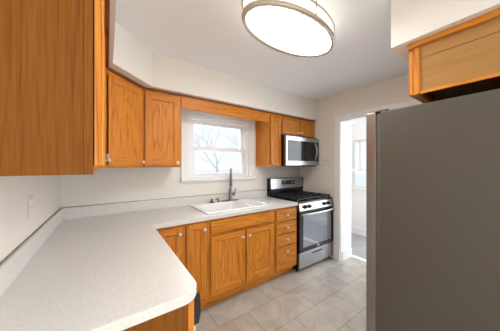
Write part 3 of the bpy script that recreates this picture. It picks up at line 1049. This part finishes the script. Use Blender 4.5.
def oval_ring(a, w, z0, z1):
    """flat-sided oval band: outer half-length a, width w."""
    mb = MB()
    b = a * o_
    loops = []
    for (rx, ry, z) in ((a, b, z0), (a + .004, b + .004, (z0 + z1) / 2), (a, b, z1), (a - w, b - w, z1), (a - w, b - w, z0)):
        loops.append([mb.bm.verts.new((LX + rx * math.cos(2 * PI * k / N_), LY + ry * math.sin(2 * PI * k / N_), z)) for k in range(N_)])
    for i in range(5):
        p, q = loops[i], loops[(i + 1) % 5]
        for k in range(N_):
            mb.bm.faces.new((p[k], p[(k + 1) % N_], q[(k + 1) % N_], q[k]))
    mb._fin([v for l in loops for v in l], M['ring'], True)
    return mb


mb = MB()
loops = []
for (rx, ry, z) in ((.372, .172, CEIL - .002), (.380, .180, CEIL - .03), (.380, .180, CEIL - .110), (.372, .172, CEIL - .124), (.30, .125, CEIL - .134), (.15, .06, CEIL - .139)):
    loops.append([mb.bm.verts.new((LX + rx * math.cos(2 * PI * k / N_), LY + ry * math.sin(2 * PI * k / N_), z)) for k in range(N_)])
for p, q in zip(loops, loops[1:]):
    for k in range(N_):
        mb.bm.faces.new((p[k], p[(k + 1) % N_], q[(k + 1) % N_], q[k]))
mb.bm.faces.new(loops[-1]); mb.bm.faces.new(loops[0])
mb._fin([v for l in loops for v in l], M['diffuser'], True)
ri = mb.mi(M['diffuser_rim'])
for f in mb.bm.faces:
    if f.calc_center_median().z > CEIL - .118:
        f.material_index = ri
mb.build('diffuser', M['diffuser'], r)
oval_ring(.4015, .022, 2.300, 2.328).build('lower_ring', M['ring'], r)
oval_ring(.4025, .012, 2.392, 2.404).build('upper_ring', M['nickel'], r)
for k in range(6):
    a = 2 * PI * (k + .5) / 6
    px, py = LX + .394 * math.cos(a), LY + (.394 * o_ + .002) * math.sin(a)
    MB().tube([(px, py, 2.328), (px, py, CEIL - .001)], .0035, M['nickel'], 8).build('post', M['nickel'], r)

# ================================================================== WALL PLATES
r = thing('wall_outlet', 'white wall outlet on the left wall above the worktop splash', 'outlet', (0, -.845, 1.17))
MB().box(.0005, .007, -.882, -.808, 1.113, 1.227, M['plate'], .003).build('cover_plate', M['plate'], r)
for zc in (1.193, 1.147):
    s_ = MB().box(.006, .010, -.863, -.827, zc - .015, zc + .015, M['white'], .002).build('socket', M['white'], r)
    mb = MB()
    mb.box(.0095, .0102, -.8545, -.8525, zc - .006, zc + .006, M['slot'])
    mb.box(.0095, .0102, -.8375, -.8355, zc - .006, zc + .006, M['slot'])
    mb.build('slots', M['slot'], s_)
r = thing('light_switch', 'ivory double light switch on the right wall beside the doorway', 'switch', (RX, -.525, 1.435))
MB().box(RX - .006, RX - .0005, -.583, -.467, 1.378, 1.492, M['plate'], .003).build('cover_plate', M['plate'], r)
for yc in (-.548, -.502):
    MB().box(RX - .012, RX - .0055, yc - .008, yc + .008, 1.42, 1.45, M['white'], .002).build('toggle', M['white'], r)


# ================================================================== TREES OUTSIDE
def tree(name, label, base, h, seed, lean=0.0):
    rnd = random.Random(seed)
    mb = MB()

    def grow(p, d, L, rad, depth):
        pts, rr = [p], [rad]
        q = p.copy()
        for i in range(3):
            d = (d + Vector((rnd.uniform(-.16, .16), rnd.uniform(-.16, .16), rnd.uniform(-.02, .1)))).normalized()
            q = q + d * L / 3
            pts.append(q.copy()); rr.append(rad * (1 - .16 * (i + 1)))
        mb.tube(pts, rr, M['bark'], 6 if depth < 3 else 4)
        if depth >= 5:
            return
        for k in range(3 if depth < 3 else 2):
            a = rnd.uniform(0, 2 * PI)
            tilt = rnd.uniform(.35, .85)
            side = Vector((math.cos(a), math.sin(a), 0))
            nd = (d * math.cos(tilt) + side * math.sin(tilt)).normalized()
            grow(pts[-1] if k < 2 else pts[2], nd, L * rnd.uniform(.6, .8), rad * .55, depth + 1)
    grow(Vector(base), Vector((lean, 0, 1)).normalized(), h * .32, h * .013, 0)
    o = mb.build(name, M['bark'], None, base)
    tag(o, label, 'tree', 'bare winter trees outside the window')


tree('bare_tree', 'bare forked tree seen in the middle of the lower window pane', (5.6, 8.4, -1.1), 7.0, 5)
tree('bare_tree', 'bare tree at the left side of the window view', (3.6, 9.5, -1.1), 6.0, 11)
tree('bare_tree', 'bare tree at the right side of the window view', (12.6, 15.0, -1.1), 7.5, 23)
